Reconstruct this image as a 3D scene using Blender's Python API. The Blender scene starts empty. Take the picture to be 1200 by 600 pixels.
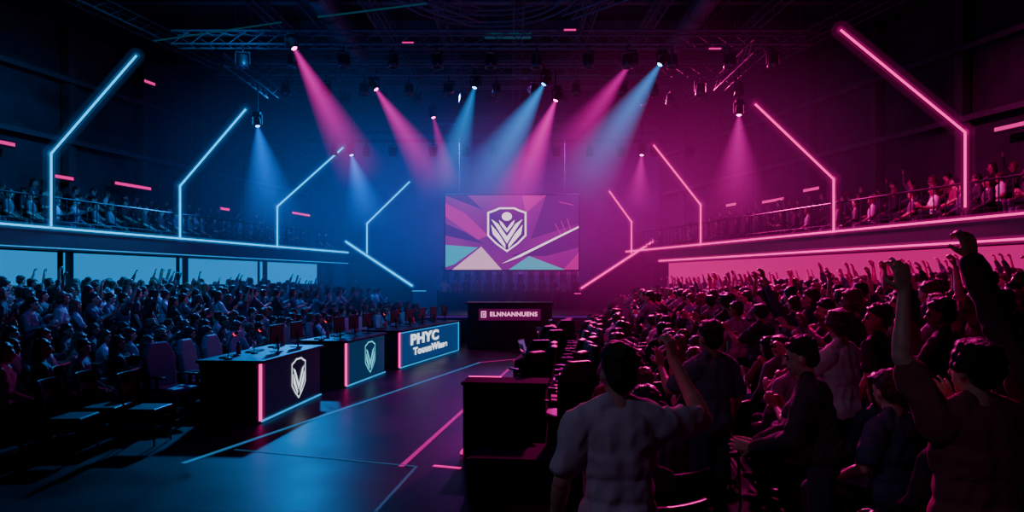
import bpy, math, random
import numpy as np
from mathutils import Vector, Matrix, noise as mnoise
random.seed(7)
D=bpy.data; C=bpy.context; col=C.scene.collection
F=800.0; H=2.1; HY=330.0
def W(px,py,d): return Vector(((px-600)/F*d, d, H+(HY-py)/F*d))
# ---------------------------------------------------------------- camera
cd=D.cameras.new("camera"); cam=D.objects.new("camera",cd); col.objects.link(cam)
cam.location=(0,0,H); cam.rotation_euler=(math.pi/2,0,0)
cd.lens=24; cd.sensor_width=36; cd.sensor_fit='HORIZONTAL'; cd.shift_y=0.025; cd.clip_end=200
C.scene.camera=cam
w=D.worlds.new("world"); C.scene.world=w; w.use_nodes=True
w.node_tree.nodes["Background"].inputs[0].default_value=(0.004,0.004,0.012,1)
w.node_tree.nodes["Background"].inputs[1].default_value=1.0
# ---------------------------------------------------------------- materials
def mat(name,color,rough=0.6,metal=0.0,emis=None,es=0.0,noise=0.0,scale=8.0,bump=0.0,spec=0.5,rvar=0.0):
    m=D.materials.new(name); m.use_nodes=True; nt=m.node_tree; b=nt.nodes["Principled BSDF"]
    b.inputs["Roughness"].default_value=rough; b.inputs["Metallic"].default_value=metal
    b.inputs["Specular IOR Level"].default_value=spec
    b.inputs["Base Color"].default_value=(*color,1)
    if noise>0 or bump>0:
        tc=nt.nodes.new("ShaderNodeTexCoord"); n=nt.nodes.new("ShaderNodeTexNoise")
        n.inputs["Scale"].default_value=scale; n.inputs["Detail"].default_value=5
        nt.links.new(tc.outputs["Object"],n.inputs["Vector"])
        if noise>0:
            r=nt.nodes.new("ShaderNodeValToRGB")
            r.color_ramp.elements[0].position=0.3; r.color_ramp.elements[1].position=0.7
            r.color_ramp.elements[0].color=(*[c*(1-noise) for c in color],1)
            r.color_ramp.elements[1].color=(*[min(1,c*(1+noise)) for c in color],1)
            nt.links.new(n.outputs["Fac"],r.inputs[0]); nt.links.new(r.outputs[0],b.inputs["Base Color"])
        if rvar>0:
            mr=nt.nodes.new("ShaderNodeMapRange"); mr.inputs[1].default_value=0.35; mr.inputs[2].default_value=0.65
            mr.inputs[3].default_value=rough-rvar; mr.inputs[4].default_value=rough+rvar
            nt.links.new(n.outputs["Fac"],mr.inputs[0]); nt.links.new(mr.outputs[0],b.inputs["Roughness"])
        if bump>0:
            bp=nt.nodes.new("ShaderNodeBump"); bp.inputs["Strength"].default_value=bump; bp.inputs["Distance"].default_value=0.02
            nt.links.new(n.outputs["Fac"],bp.inputs["Height"]); nt.links.new(bp.outputs[0],b.inputs["Normal"])
    if emis:
        b.inputs["Emission Color"].default_value=(*emis,1); b.inputs["Emission Strength"].default_value=es
    return m
def emat(name,color,s):
    return mat(name,(0.01,0.01,0.01),0.5,emis=color,es=s,spec=0.2)
def volmat(name,color,s):
    m=D.materials.new(name); m.use_nodes=True; nt=m.node_tree; nt.nodes.remove(nt.nodes["Principled BSDF"])
    em=nt.nodes.new("ShaderNodeEmission"); em.inputs[0].default_value=(*color,1); em.inputs[1].default_value=s
    nt.links.new(em.outputs[0],nt.nodes["Material Output"].inputs["Volume"]); return m
M={}
M['black']=mat("black_panel",(0.012,0.012,0.016),0.45,noise=0.3,scale=6)
M['matte']=mat("matte_black",(0.005,0.005,0.007),0.9,noise=0.3,spec=0.1)
M['metal']=mat("dark_metal",(0.04,0.04,0.05),0.4,0.8,noise=0.2)
M['rig']=mat("rigging_black",(0.06,0.06,0.07),0.6,0.2,noise=0.2)
M['wall']=mat("wall_paint",(0.03,0.03,0.04),0.85,noise=0.35,scale=1.5,bump=0.1)
M['backwall']=mat("back_wall_paint",(0.05,0.05,0.07),0.85,noise=0.35,scale=0.8,bump=0.1)
M['ceil']=mat("ceiling_paint",(0.012,0.012,0.016),0.9,noise=0.4,scale=1.0)
M['floor']=mat("polished_floor",(0.012,0.011,0.018),0.40,noise=0.5,scale=0.8,bump=0.04,spec=0.16,rvar=0.05)
M['tier']=mat("tier_carpet",(0.012,0.012,0.016),0.9,noise=0.3,scale=4)
M['cyan']=emat("cyan_neon",(0.0,0.46,1.0),2.2)
M['pink']=emat("pink_neon",(1.0,0.0,0.31),2.2)
M['cyan_soft']=emat("cyan_soft_light",(0.0,0.33,0.85),1.1)
M['pink_soft']=emat("pink_soft_light",(1.0,0.0,0.32),1.1)
M['floor_blue']=emat("floor_blue_line",(0.03,0.26,0.65),0.55)
M['floor_pink']=emat("floor_pink_line",(0.8,0.0,0.32),0.6)
M['panel_cyan']=emat("cyan_led_wall",(0.0,0.30,0.78),0.85)
M['panel_pink']=emat("pink_led_wall",(1.0,0.0,0.30),0.62)
M['white']=emat("white_glow",(0.8,0.9,1.0),1.5)
M['cyan_white']=emat("cyan_white_glow",(0.15,0.8,1.0),1.1)
M['white_pink']=emat("pink_white_glow",(1.0,0.72,0.9),1.4)
M['pink_text']=emat("pink_lettering_glow",(1.0,0.32,0.62),1.7)
M['desk1']=emat("desk_display_dark",(0.004,0.008,0.05),0.3)
M['desk2']=emat("desk_display_teal",(0.0,0.06,0.18),0.45)
M['desk3']=emat("desk_display_blue",(0.0,0.07,0.28),0.6)
M['chair_grey']=mat("grey_chair_fabric",(0.13,0.14,0.19),0.6,noise=0.2,scale=30,bump=0.1)
M['chair_maroon']=mat("maroon_chair_fabric",(0.30,0.05,0.12),0.6,noise=0.2,scale=30,bump=0.1)
M['chair_dark']=mat("dark_chair_plastic",(0.015,0.015,0.02),0.5,noise=0.2)
M['red']=mat("red_plastic",(0.6,0.03,0.05),0.4)
M['h_cyan_in']=volmat("cyan_glow_inner",(0.0,0.36,1.0),1.2); M['h_cyan_out']=volmat("cyan_glow_outer",(0.0,0.28,1.0),0.13)  # emission volumes that paint glow around the tubes
M['h_pink_in']=volmat("pink_glow_inner",(1.0,0.0,0.34),1.2); M['h_pink_out']=volmat("pink_glow_outer",(1.0,0.0,0.38),0.13)
# ---------------------------------------------------------------- mesh builder
class B:
    def __init__(s): s.v=[];s.f=[];s.m=[]
    def add(s,vs,fs,m=0):
        o=len(s.v); s.v+= [tuple(v) for v in vs]; s.f+=[tuple(i+o for i in f) for f in fs]; s.m+=[m]*len(fs)
    def box(s,c,sz,m=0,rz=0,R=None):
        cx,cy,cz=c; a,b,d=[q/2 for q in sz]
        vs=[Vector((x,y,z)) for z in(-d,d) for y in(-b,b) for x in(-a,a)]
        if R is None: R=Matrix.Rotation(rz,3,'Z')
        vs=[R@v+Vector(c) for v in vs]
        s.add(vs,[(0,2,3,1),(4,5,7,6),(0,1,5,4),(2,6,7,3),(0,4,6,2),(1,3,7,5)],m)
    def cyl(s,p,q,r1,r2=None,n=10,m=0):
        p=Vector(p);q=Vector(q); r2=r1 if r2 is None else r2
        d=(q-p).normalized(); u=d.orthogonal().normalized(); t=d.cross(u)
        vs=[]
        for c,r in((p,r1),(q,r2)):
            for i in range(n):
                a=2*math.pi*i/n; vs.append(c+u*math.cos(a)*r+t*math.sin(a)*r)
        fs=[(i,(i+1)%n,n+(i+1)%n,n+i) for i in range(n)]+[tuple(range(n))[::-1],tuple(range(n,2*n))]
        s.add(vs,fs,m)
    def capsule(s,a,e,r,n=16,m=0):
        a=Vector(a);e=Vector(e);d=(e-a).normalized();u=d.orthogonal().normalized();t=d.cross(u); rings=[]
        for k in range(1,6): th=math.pi/2*k/5; rings.append((a-d*r*math.cos(th),r*math.sin(th)))
        for k in range(0,5): th=math.pi/2*k/5; rings.append((e+d*r*math.sin(th),r*math.cos(th)))
        vs=[a-d*r]
        for c,q in rings:
            for i in range(n): an=2*math.pi*i/n; vs.append(c+u*(math.cos(an)*q)+t*(math.sin(an)*q))
        vs.append(e+d*r); k_=len(rings)
        fs=[(0,1+(i+1)%n,1+i) for i in range(n)]
        for k in range(k_-1):
            for i in range(n): fs.append((1+k*n+i,1+k*n+(i+1)%n,1+(k+1)*n+(i+1)%n,1+(k+1)*n+i))
        top=1+k_*n; fs+=[(1+(k_-1)*n+i,1+(k_-1)*n+(i+1)%n,top) for i in range(n)]
        s.add(vs,fs,m)
    def lathe(s,prof,c=(0,0,0),n=16,m=0,R=None):
        c=Vector(c); vs=[]
        for r,z in prof:
            for i in range(n):
                a=2*math.pi*i/n; v=Vector((r*math.cos(a),r*math.sin(a),z))
                vs.append((R@v if R else v)+c)
        fs=[]
        for k in range(len(prof)-1):
            for i in range(n):
                fs.append((k*n+i,k*n+(i+1)%n,(k+1)*n+(i+1)%n,(k+1)*n+i))
        s.add(vs,fs,m)
    def ring(s,outer,inner,y,m=0):
        n=len(outer); vs=[(x,y,z) for x,z in outer]+[(x,y,z) for x,z in inner]
        s.add(vs,[(i,(i+1)%n,n+(i+1)%n,n+i) for i in range(n)],m)
    def tube(s,pts,r,n=8,m=0):
        for a,b in zip(pts[:-1],pts[1:]): s.cyl(a,b,r,r,n,m)
    def mesh(s,name,mats,smooth=False):
        me=D.meshes.new(name); me.from_pydata(s.v,[],s.f)
        for x in mats: me.materials.append(x)
        me.polygons.foreach_set("material_index",s.m)
        if smooth: me.polygons.foreach_set("use_smooth",[True]*len(s.f))
        me.update(); return me
    def obj(s,name,mats,parent=None,smooth=False,bevel=0,**kw):
        o=D.objects.new(name,s.mesh(name,mats,smooth)); col.objects.link(o)
        if bevel:
            b=o.modifiers.new("b",'BEVEL'); b.width=bevel; b.segments=2; b.limit_method='ANGLE'
        if parent is not None: o.parent=parent
        for k,v in kw.items(): o[k]=v
        return o
def thing(name,label,cat,loc=(0,0,0),rz=0,group=None):
    e=D.objects.new(name,None); e.empty_display_size=0.2; col.objects.link(e)
    e.location=loc; e.rotation_euler=(0,0,rz); e["label"]=label; e["category"]=cat
    if group: e["group"]=group
    return e
def copy_tree(root,loc,rz=0,parent=None,scale=None):
    n=root.copy(); col.objects.link(n)
    if parent is None:
        n.location=loc; n.rotation_euler=(0,0,rz)
        if scale: n.scale=(scale,)*3
    else: n.parent=parent
    for c in root.children: copy_tree(c,None,parent=n)
    return n
def halo(parent,p,q,which,ri=0.09,ro=0.24):  # self-emitting capsules paint the tube's glow in the air
    for r,k in ((ri,'in'),(ro,'out')):
        if r: b=B(); b.capsule(p,q,r); b.obj("painted_glow",[M['h_%s_%s'%(which,k)]],parent,label="painted soft glow around the light tube")
# ---------------------------------------------------------------- layout
def L(d): return -16.32+0.27*d
def R_(d): return 14.1-0.287*d
def structure(o): o["kind"]="structure"; return o
b=B(); b.box((-0.5,16.5,-0.1),(46,43,0.2)); structure(b.obj("floor",[M['floor']]))
b=B(); b.box((-0.5,16.5,10.6),(46,43,0.2)); structure(b.obj("ceiling",[M['ceil']]))
def slab(b,x0f,x1f,d0,d1,z0,z1,m=0):
    vs=[(x0f(d0),d0,z0),(x1f(d0),d0,z0),(x1f(d1),d1,z0),(x0f(d1),d1,z0)]
    vs+=[(x,y,z1) for x,y,z in vs]
    b.add(vs,[(0,3,2,1),(4,5,6,7),(0,1,5,4),(1,2,6,5),(2,3,7,6),(3,0,4,7)],m)
OUT=4.5
b=B(); slab(b,lambda d:L(d)-OUT-0.3,lambda d:L(d)-OUT,-4,37,0,10.5); structure(b.obj("wall_left",[M['wall']]))
b=B(); slab(b,lambda d:R_(d)+OUT,lambda d:R_(d)+OUT+0.3,-4,37,0,10.5); structure(b.obj("wall_right",[M['wall']]))
b=B(); b.box((-1.4,37.15,5.25),(20,0.3,10.5)); structure(b.obj("wall_back",[M['backwall']]))
b=B(); b.box((-1,-4.15,5.25),(43,0.3,10.5)); structure(b.obj("wall_front",[M['wall']]))
# wall pilasters and rails that give the upper walls structure
for fn,sg in ((L,-1),(R_,1)):
    for d in np.arange(13.5,35,3.0):
        b=B(); b.box((fn(d)+sg*(OUT-0.14),d,7.15),(0.24,0.35,6.6)); b.obj("wall_pilaster",[M['rig']],label="slim dark steel pilaster on the upper wall",category="pilaster",group="upper wall pilasters")
    for z in (6.6,8.6):
        b=B(); slab(b,lambda d:fn(d)+sg*(OUT-0.42),lambda d:fn(d)+sg*(OUT-0.28),11,36,z,z+0.16); b.obj("wall_rail",[M['rig']],label="long dark horizontal steel rail on the upper wall",category="rail",group="upper wall rails")
# balconies
for side,fn,sg,d0,d1,nm,pm,col_name in (("l",L,-1,4,33,M['cyan'],M['panel_cyan'],"cyan"),("r",R_,1,4,31,M['pink'],M['panel_pink'],"pink")):
    e=thing("balcony","dark spectator balcony with two %s light lines along its edge"%col_name,"balcony")
    b=B(); slab(b,lambda d:fn(d)+sg*0.15,lambda d:fn(d)+sg*4.45,d0,d1,2.95,3.1); b.obj("deck",[M['tier']],e)
    b=B(); slab(b,lambda d:fn(d)+sg*2.0,lambda d:fn(d)+sg*4.45,d0,d1,3.1,3.45); b.obj("raised_row",[M['tier']],e)
    b=B(); slab(b,lambda d:fn(d)+sg*3.1,lambda d:fn(d)+sg*4.45,d0,d1,3.45,3.85); b.obj("raised_row",[M['tier']],e)
    b=B(); slab(b,lambda d:fn(d),lambda d:fn(d)+sg*0.14,d0,d1,2.9,3.5); b.obj("fascia",[M['black']],e)
    for z in (3.46,2.95):
        low=z<3 and sg<0
        dE=d1 if z>3 else d1-(0.5 if sg<0 else 3)
        b=B(); b.cyl((fn(d0)-sg*0.03,d0,z),(fn(dE)-sg*0.03,dE,z),0.014 if low else 0.025,m=0,n=8)
        b.obj("light_strip",[M['cyan_soft'] if low else nm],e,label="glowing %s strip"%col_name)
        if not low: halo(e,(fn(d0)-sg*0.03,d0,z),(fn(dE)-sg*0.03,dE,z),col_name,0.09,0)
    b=B(); slab(b,lambda d:fn(d)+sg*1.2,lambda d:fn(d)+sg*1.35,d0,d1,0,2.95); b.obj("rear_panel",[M['matte']],e)
    seg=np.linspace(6,d1-1.5,7) if sg<0 else np.linspace(6,d1-1.5,4)
    gp=0.12 if sg<0 else 0.03
    for a,c in zip(seg[:-1],seg[1:]):
        b=B(); slab(b,lambda d:fn(d)+sg*1.12,lambda d:fn(d)+sg*1.18,a+gp,c-gp,2.0,2.9); b.obj("led_panel",[pm],e,label="glowing %s wall panel"%col_name)
    for a in (seg if sg<0 else seg[:1]):
        b=B(); b.box((fn(a)+sg*0.9,a,1.47),(0.14,0.14,2.95)); b.obj("column",[M['black']],e)
    r=thing("balcony_railing","dark metal balcony railing with slim vertical posts","railing")
    b=B(); b.cyl((fn(d0)+sg*0.1,d0,4.25),(fn(d1)+sg*0.1,d1,4.25),0.025,n=8); b.obj("handrail",[M['metal']],r)
    b=B(); b.cyl((fn(d0)+sg*0.1,d0,3.65),(fn(d1)+sg*0.1,d1,3.65),0.015,n=6); b.obj("lower_rail",[M['metal']],r)
    pb=B(); pb.cyl((0,0,3.5),(0,0,4.25),0.014,n=6); pme=pb.mesh("post",[M['metal']])
    dd=10.0
    while dd<d1:
        o=D.objects.new("post",pme); col.objects.link(o); o.parent=r; o.location=(fn(dd)+sg*0.1,dd,0); dd+=0.3
    for off,zb in ((1.1,3.1),(2.6,3.45),(3.7,3.85)):
        b=B(); slab(b,lambda d:fn(d)+sg*(off-0.15),lambda d:fn(d)+sg*(off+0.25),9,d1-0.5,zb+0.005,zb+0.45)
        o=b.obj("balcony_bench",[M['matte']],label="long dark bench on the balcony",category="bench")
# tiers
def XL(d): return -5.9+0.2*(d-10)
def XR(d): return 0.2+0.14*(d-3)
RW=0.80
def zL(k): return 0.06*k
def zR(k): return 0.10+0.06*k
b=B()
for k in range(1,10):
    slab(b,lambda d:L(d)-1.0,lambda d:max(L(d)-0.9,min(XL(d)-RW*(k-0.0)+0.35,XL(d))),6,27,max(0,zL(k-1)),zL(k))
b.obj("tiered_stand",[M['tier']],label="low dark carpeted stepped stand carrying the crowd",category="stand")
b=B()
for k in range(0,12):
    slab(b,lambda d:min(XR(d)+RW*k,R_(d)+0.9),lambda d:R_(d)+1.0,1.5,27,0 if k==0 else zR(k-1),zR(k))
b.obj("tiered_stand",[M['tier']],label="low dark carpeted stepped stand carrying the pink-lit crowd",category="stand")
# neon frames
def frame(pts,m,cn):
    e=thing("neon_light_frame","angled %s neon tube frame standing on the balcony edge"%cn,"neon light")
    b=B(); b.tube(pts,0.029 if pts[0].y>18 else 0.025,10); b.obj("neon_tube",[m],e)
    q=[p+Vector((0,0.07,0)) for p in pts]
    b=B(); b.tube(q,0.045,6); b.obj("mounting_channel",[M['matte']],e)
    for a,c in zip(pts[:-1],pts[1:]): halo(e,a,c,cn,0.085,0.20)
for (a,v,t,dd) in (((60,265),(63,180),(160,65),17.27),((211,280),(213,218),(288,128),21.6),((325,290),(326,242),(402,173),26.6),((430,297),(431,262),(480,213),33.0)):
    A=W(*a,dd); V=W(*v,dd); V.x=A.x; frame([A,V,W(*t,dd)],M['cyan'],"cyan")
for (a,v,t,dd) in (((1131,243),(1131,155),(985,35),14.83),((977,272),(978,210),(885,122),18.6),((821,287),(821,240),(766,170),25.0),((740,297),(741,260),(714,224),30.5)):
    A=W(*a,dd); V=W(*v,dd); V.x=A.x; frame([A,V,W(*t,dd)],M['pink'],"pink")
# sloping parapets beside the stage
for p,q,m,cn in ((W(405,283,32),W(483,335,29.5),M['cyan'],"cyan"),(W(765,283,29.5),W(681,338,29.5),M['pink'],"pink")):
    e=thing("sloping_parapet","dark sloping stair parapet edged with a %s light tube"%cn,"parapet")
    b=B(); vs=[]
    for o in (0.05,0.25):
        vs+=[(p.x,p.y+o,0),(q.x,q.y+o,0),(q.x,q.y+o,q.z),(p.x,p.y+o,p.z)]
    b.add(vs,[(0,1,2,3),(7,6,5,4),(0,4,5,1),(1,5,6,2),(2,6,7,3),(3,7,4,0)]); b.obj("wall_panel",[M['black']],e)
    b=B(); b.cyl(p,q,0.04,n=8); b.obj("light_tube",[m],e,label="glowing %s tube"%cn)
    halo(e,p,q,cn,0.12,0)
    b=B(); b.cyl((q.x,q.y-0.02,q.z-0.22),(q.x+(0.6 if cn=="cyan" else -0.3),q.y-0.02,q.z-0.22),0.02,n=6); b.obj("light_tube",[M['cyan_soft'] if cn=="cyan" else M['pink_soft']],e)
# ---------------------------------------------------------------- emblem
OUTL=[(-.5,.40),(-.30,.47),(-.2,.52),(.2,.52),(.30,.47),(.5,.40),(.5,-.20),(.28,-.42),(0,-.62),(-.28,-.42),(-.5,-.20)]
def emblem(b,cx,cz,s,y,m=0,full=False):
    T=lambda pts:[(cx+x*s,cz+z*s) for x,z in pts]
    b.ring(T(OUTL),T([(x*.91,z*.92) for x,z in OUTL]),y,m)
    P_=[[(-.40,.28),(-.24,.20),(0,-.20),(0,-.38)],[(-.40,.12),(-.36,.10),(-.06,-.42),(-.10,-.48),(-.38,-.14)]]
    if full: P_=[[(-.40,.22),(-.22,.10),(0,-.22),(0,-.40)],[(-.40,.08),(-.20,-.16),(-.04,-.42),(-.04,-.52),(-.36,-.16)],[(-.20,.20),(-.12,.14),(0,-.02),(0,-.12),(-.16,.08)]]
    for sg in (1,-1):
        for P in P_:
            pts=T([(x*sg,z) for x,z in P]); n=len(pts)
            b.add([(x,y,z) for x,z in pts],[tuple(range(n))],m)
    if full:
        c8=T([(.13*math.cos(2*math.pi*i/16),.29+.11*math.sin(2*math.pi*i/16)) for i in range(16)])
        b.add([(x,y,z) for x,z in c8],[tuple(range(16))],m)
def text_mesh(txt,size,extr=0.004,shear=0,bold=0.0):
    c=D.curves.new("lettering",'FONT'); c.body=txt; c.size=size; c.extrude=extr; c.align_x='CENTER'; c.align_y='CENTER'; c.shear=shear; c.offset=bold; c.space_character=1.1
    o=D.objects.new("tmp",c); col.objects.link(o); C.view_layer.update()
    me=D.meshes.new_from_object(o.evaluated_get(C.evaluated_depsgraph_get())); D.objects.remove(o); return me
def text_part(txt,size,parent,loc,m,bold=0.0,sx=1,shear=0):
    me=text_mesh(txt,size,bold=bold,shear=shear); me.materials.clear(); me.materials.append(m)
    o=D.objects.new("lettering",me); col.objects.link(o); o.parent=parent; o.location=loc; o.rotation_euler=(math.pi/2,0,0); o.scale=(sx,1,1)
    return o
# ---------------------------------------------------------------- screen
SD=30.0; k=SD/F
e=thing("stage_screen","large hanging video screen showing a white shield emblem on magenta","screen",(0,SD,0))
def S(px,py): return ((px-600)*k, H+(HY-py)*k)
def grad_mat(name,c1,c2,s,scale=0.35):
    m=D.materials.new(name); m.use_nodes=True; nt=m.node_tree; bs=nt.nodes["Principled BSDF"]
    tc=nt.nodes.new("ShaderNodeTexCoord"); n=nt.nodes.new("ShaderNodeTexNoise"); n.inputs["Scale"].default_value=scale
    r=nt.nodes.new("ShaderNodeValToRGB"); r.color_ramp.elements[0].color=(*c1,1); r.color_ramp.elements[1].color=(*c2,1)
    r.color_ramp.elements[0].position=.35; r.color_ramp.elements[1].position=.65
    nt.links.new(tc.outputs["Object"],n.inputs["Vector"]); nt.links.new(n.outputs["Fac"],r.inputs[0]); nt.links.new(r.outputs[0],bs.inputs["Emission Color"])
    bs.inputs["Emission Strength"].default_value=s; bs.inputs["Base Color"].default_value=(0.01,0.01,0.01,1)
    return m
mats=[grad_mat("screen_purple",(0.13,0.003,0.14),(0.26,0.006,0.2),0.9),emat("screen_teal",(0.01,0.5,0.68),0.75),emat("screen_cream",(0.95,0.48,0.68),0.85),emat("screen_magenta",(0.6,0.005,0.30),0.75),emat("screen_dark",(0.05,0.004,0.11),0.8),M['white_pink']]
b=B()
def poly(pts,lay,m):
    P=[S(*p) for p in pts]; b.add([(x,-0.002-0.003*lay,z) for x,z in P],[tuple(range(len(P)))],m)
poly([(522,316),(678,316),(678,229),(522,229)],0,0)
poly([(522,238),(545,250),(572,276),(560,281),(522,254)],1,3)
poly([(522,262),(545,272),(568,286),(522,276)],1,4)
poly([(522,229),(548,229),(566,246)],1,4)
poly([(612,229),(640,229),(616,250)],1,3)
poly([(640,229),(678,229),(678,262),(622,280)],1,4)
poly([(600,300),(678,268),(678,290),(640,300)],1,4)
poly([(660,316),(678,296),(678,316)],1,3)
poly([(522,287),(560,290),(532,310),(522,313)],2,1)
poly([(530,316),(564,289),(588,316)],2,2)
poly([(596,316),(620,300),(662,316)],2,1)
poly([(588,309),(610,301),(678,267),(678,265),(610,298)],3,5)
poly([(655,236),(672,240),(672,241),(655,237)],2,3)
for i in range(3):
    poly([(650+i*7,262-i*3),(651+i*7,262-i*3),(658+i*6,276-i*2),(657+i*6,276-i*2)],2,3)
x,z=S(594,267)
T=lambda pts,s:[(x+a*s,z+c*s) for a,c in pts]
pp=T(OUTL,1.72); b.add([(a,-0.016,c) for a,c in pp],[tuple(range(len(pp)))],4)
emblem(b,x,z,1.72,-0.02,5,True)
b.obj("display",mats,e)
b=B(); x0,z0=S(522,316); x1,z1=S(678,229)
b.box(((x0+x1)/2,0.12,(z0+z1)/2),(x1-x0+0.16,0.2,z1-z0+0.16)); b.obj("housing",[M['black']],e,bevel=0.02)
for xx in (x0+0.6,x1-0.6):
    b=B(); b.cyl((xx,0.15,z1),(xx,0.15,8.4),0.02,n=6); b.obj("suspension_cable",[M['rig']],e)
# stage platform + podium
e=thing("stage_platform","wide dark raised stage in front of the video screen","stage",(0,24,0))
b=B(); b.box((0,4.5,0.45),(6.6,9,0.9)); b.obj("platform",[M['black']],e,bevel=0.02)
b=B(); b.box((0,8.2,1.3),(7.0,0.8,0.8)); b.obj("rear_riser",[M['matte']],e)
b=B(); b.box((-0.0,-0.02,0.86),(6.5,0.03,0.03)); b.obj("light_strip",[emat("dim_purple",(0.2,0.0,0.6),0.5)],e)
for i in range(3):
    for sg in (-1,1):
        b=B(); b.box((sg*2.4,-0.25-0.3*i,0.3*(2.5-i)/2),(1.3,0.3,0.3*(2.5-i))); b.obj("step",[M['black']],e)
e=thing("stage_podium","dark announcer podium with a pink-lit lettered sign","podium",(-0.07,21.5,0))
b=B(); b.box((0,0.5,0.7),(2.66,1.0,1.4)); b.obj("body",[M['black']],e,bevel=0.03)
b=B(); b.box((0,0.48,1.42),(2.8,1.1,0.05)); b.obj("counter_top",[M['black']],e,bevel=0.01)
b=B(); b.box((0,-0.015,1.06),(1.95,0.03,0.36)); b.obj("sign_panel",[emat("sign_panel_dim",(0.25,0.0,0.14),0.4)],e)
text_part("ELNNANNUENS",0.19,e,(0.12,-0.04,1.07),M['pink_text'],bold=0.006,sx=1.02)
b=B(); b.ring([(-.90,.97),(-.74,.97),(-.74,1.17),(-.90,1.17)],[(-.87,1.0),(-.77,1.0),(-.77,1.14),(-.87,1.14)],-0.04); b.add([(-.84,-.04,1.03),(-.80,-.04,1.03),(-.80,-.04,1.11),(-.84,-.04,1.11)],[(0,1,2,3)])
b.obj("boxed_icon",[M['pink_text']],e)
# ---------------------------------------------------------------- desks
desks=[((-3.71,10.06),(-3.51,12.6),'desk1'),((-3.27,13.44),(-2.9,15.7),'desk2'),((-2.69,16.3),(-1.61,20.7),'desk3')]
frames=[]
labels=["long black tournament desk with white shield emblem and pink edge light","black tournament desk with teal front and cyan shield emblem","long blue-fronted tournament desk with white lettering and pink edge light"]
for i,(p0,p1,mk) in enumerate(desks):
    dx,dy=p1[0]-p0[0],p1[1]-p0[1]; ln=math.hypot(dx,dy); a=math.atan2(dy,dx)
    e=thing("tournament_desk",labels[i],"desk",(p0[0],p0[1],0),a,"tournament desks along the aisle"); frames.append((e,ln,a,p0))
    b=B(); b.box((ln/2,0.49,0.44),(ln-0.04,0.9,0.86)); b.obj("body",[M['black']],e,bevel=0.01)
    b=B(); b.box((ln/2,0.47,0.91),(ln+0.02,1.04,0.045)); b.obj("desktop",[M['metal']],e,bevel=0.01)
    b=B(); b.box((ln/2,0.03,0.47),(ln-0.12,0.03,0.80)); b.obj("front_panel",[M[mk]],e)
    b=B(); b.box((0.03,0.01,0.46),(0.035,0.035,0.84)); b.obj("edge_light",[M['pink']],e,label="glowing pink vertical strip")
    halo(e,(0.03,0,0.08),(0.03,0,0.85),"pink",0.06,0)
    b=B(); b.box((ln/2,0.0,0.03),(ln-0.1,0.03,0.025)); b.obj("base_light",[M['cyan_soft']],e,label="cyan strip along the base")
    if i==2:
        b=B(); b.box((ln-0.04,0.0,0.46),(0.03,0.03,0.84)); b.obj("edge_light",[M['cyan_soft']],e,label="cyan strip")
        b=B(); b.box((ln/2,0.0,0.86),(ln-0.1,0.02,0.02)); b.obj("top_light",[M['cyan_soft']],e,label="cyan strip")
        text_part("PHYC",0.36,e,(ln*0.38,-0.0,0.63),M['white'],bold=0.015,sx=2.1)
        text_part("TouunWlase",0.25,e,(ln*0.48,-0.0,0.33),M['white'],bold=0.009,sx=1.8)
    else:
        b=B(); emblem(b,ln*0.58,0.50,0.60,0.006,0); b.obj("shield_emblem",[M['white'] if i==0 else M['cyan_white']],e,label="line-drawn shield emblem")
# props on desks
def make_monitor():
    e=thing("monitor","slim black monitor on a tournament desk","monitor",group="monitors on the desks")
    b=B(); b.box((0,0,0.30),(0.52,0.025,0.30)); b.obj("screen",[M['black']],e,bevel=0.006)
    b=B(); b.box((0,0.016,0.30),(0.49,0.004,0.27)); b.obj("display",[emat("monitor_glow",(0.02,0.2,0.5),0.8)],e)
    b=B(); b.cyl((0,-0.03,0.01),(0,-0.02,0.25),0.015); b.obj("stand",[M['metal']],e)
    b=B(); b.lathe([(0,0),(0.11,0),(0.11,0.012),(0,0.014)]); b.obj("base",[M['metal']],e)
    return e
def make_mic():
    e=thing("desk_microphone","black gooseneck microphone with a small red ring","microphone",group="microphones on the desks")
    b=B(); b.lathe([(0,0),(0.06,0),(0.055,0.025),(0,0.03)]); b.obj("base",[M['black']],e)
    b=B(); b.tube([(0,0,0.02),(0,0.0,0.2),(0,0.04,0.32),(0,0.10,0.38)],0.007,6); b.obj("gooseneck",[M['metal']],e)
    b=B(); b.cyl((0,0.09,0.37),(0,0.15,0.42),0.018,0.025,10); b.obj("capsule",[M['black']],e)
    b=B(); b.cyl((0,0.088,0.368),(0,0.098,0.378),0.026,0.026,10); b.obj("ring",[emat("red_led",(1,0.02,0.05),2)],e)
    return e
def make_bottle():
    e=thing("water_bottle","small red sports bottle standing on a desk","bottle",group="bottles on the desks")
    b=B(); b.lathe([(0,0),(0.035,0),(0.037,0.03),(0.035,0.13),(0.02,0.17),(0.02,0.18)]); b.obj("body",[M['red']],e,smooth=True)
    b=B(); b.lathe([(0.023,0.175),(0.023,0.205),(0.01,0.21),(0,0.22)]); b.obj("cap",[M['black']],e)
    return e
def make_keyboard():
    e=thing("keyboard","flat black keyboard lying on a desk","keyboard",group="keyboards on the desks")
    b=B(); b.box((0,0,0.01),(0.42,0.14,0.02)); b.obj("case",[M['black']],e,bevel=0.004)
    b=B()
    for r in range(5):
        for c_ in range(14): b.box((-0.19+c_*0.029,-0.05+r*0.025,0.024),(0.022,0.019,0.008))
    b.obj("keys",[M['metal']],e,kind="stuff")
    return e
def put(proto_fn,locs):
    root=proto_fn(); first=True
    for (loc,rz) in locs:
        if first: root.location=loc; root.rotation_euler=(0,0,rz); first=False
        else: copy_tree(root,loc,rz)
    return root
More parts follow.
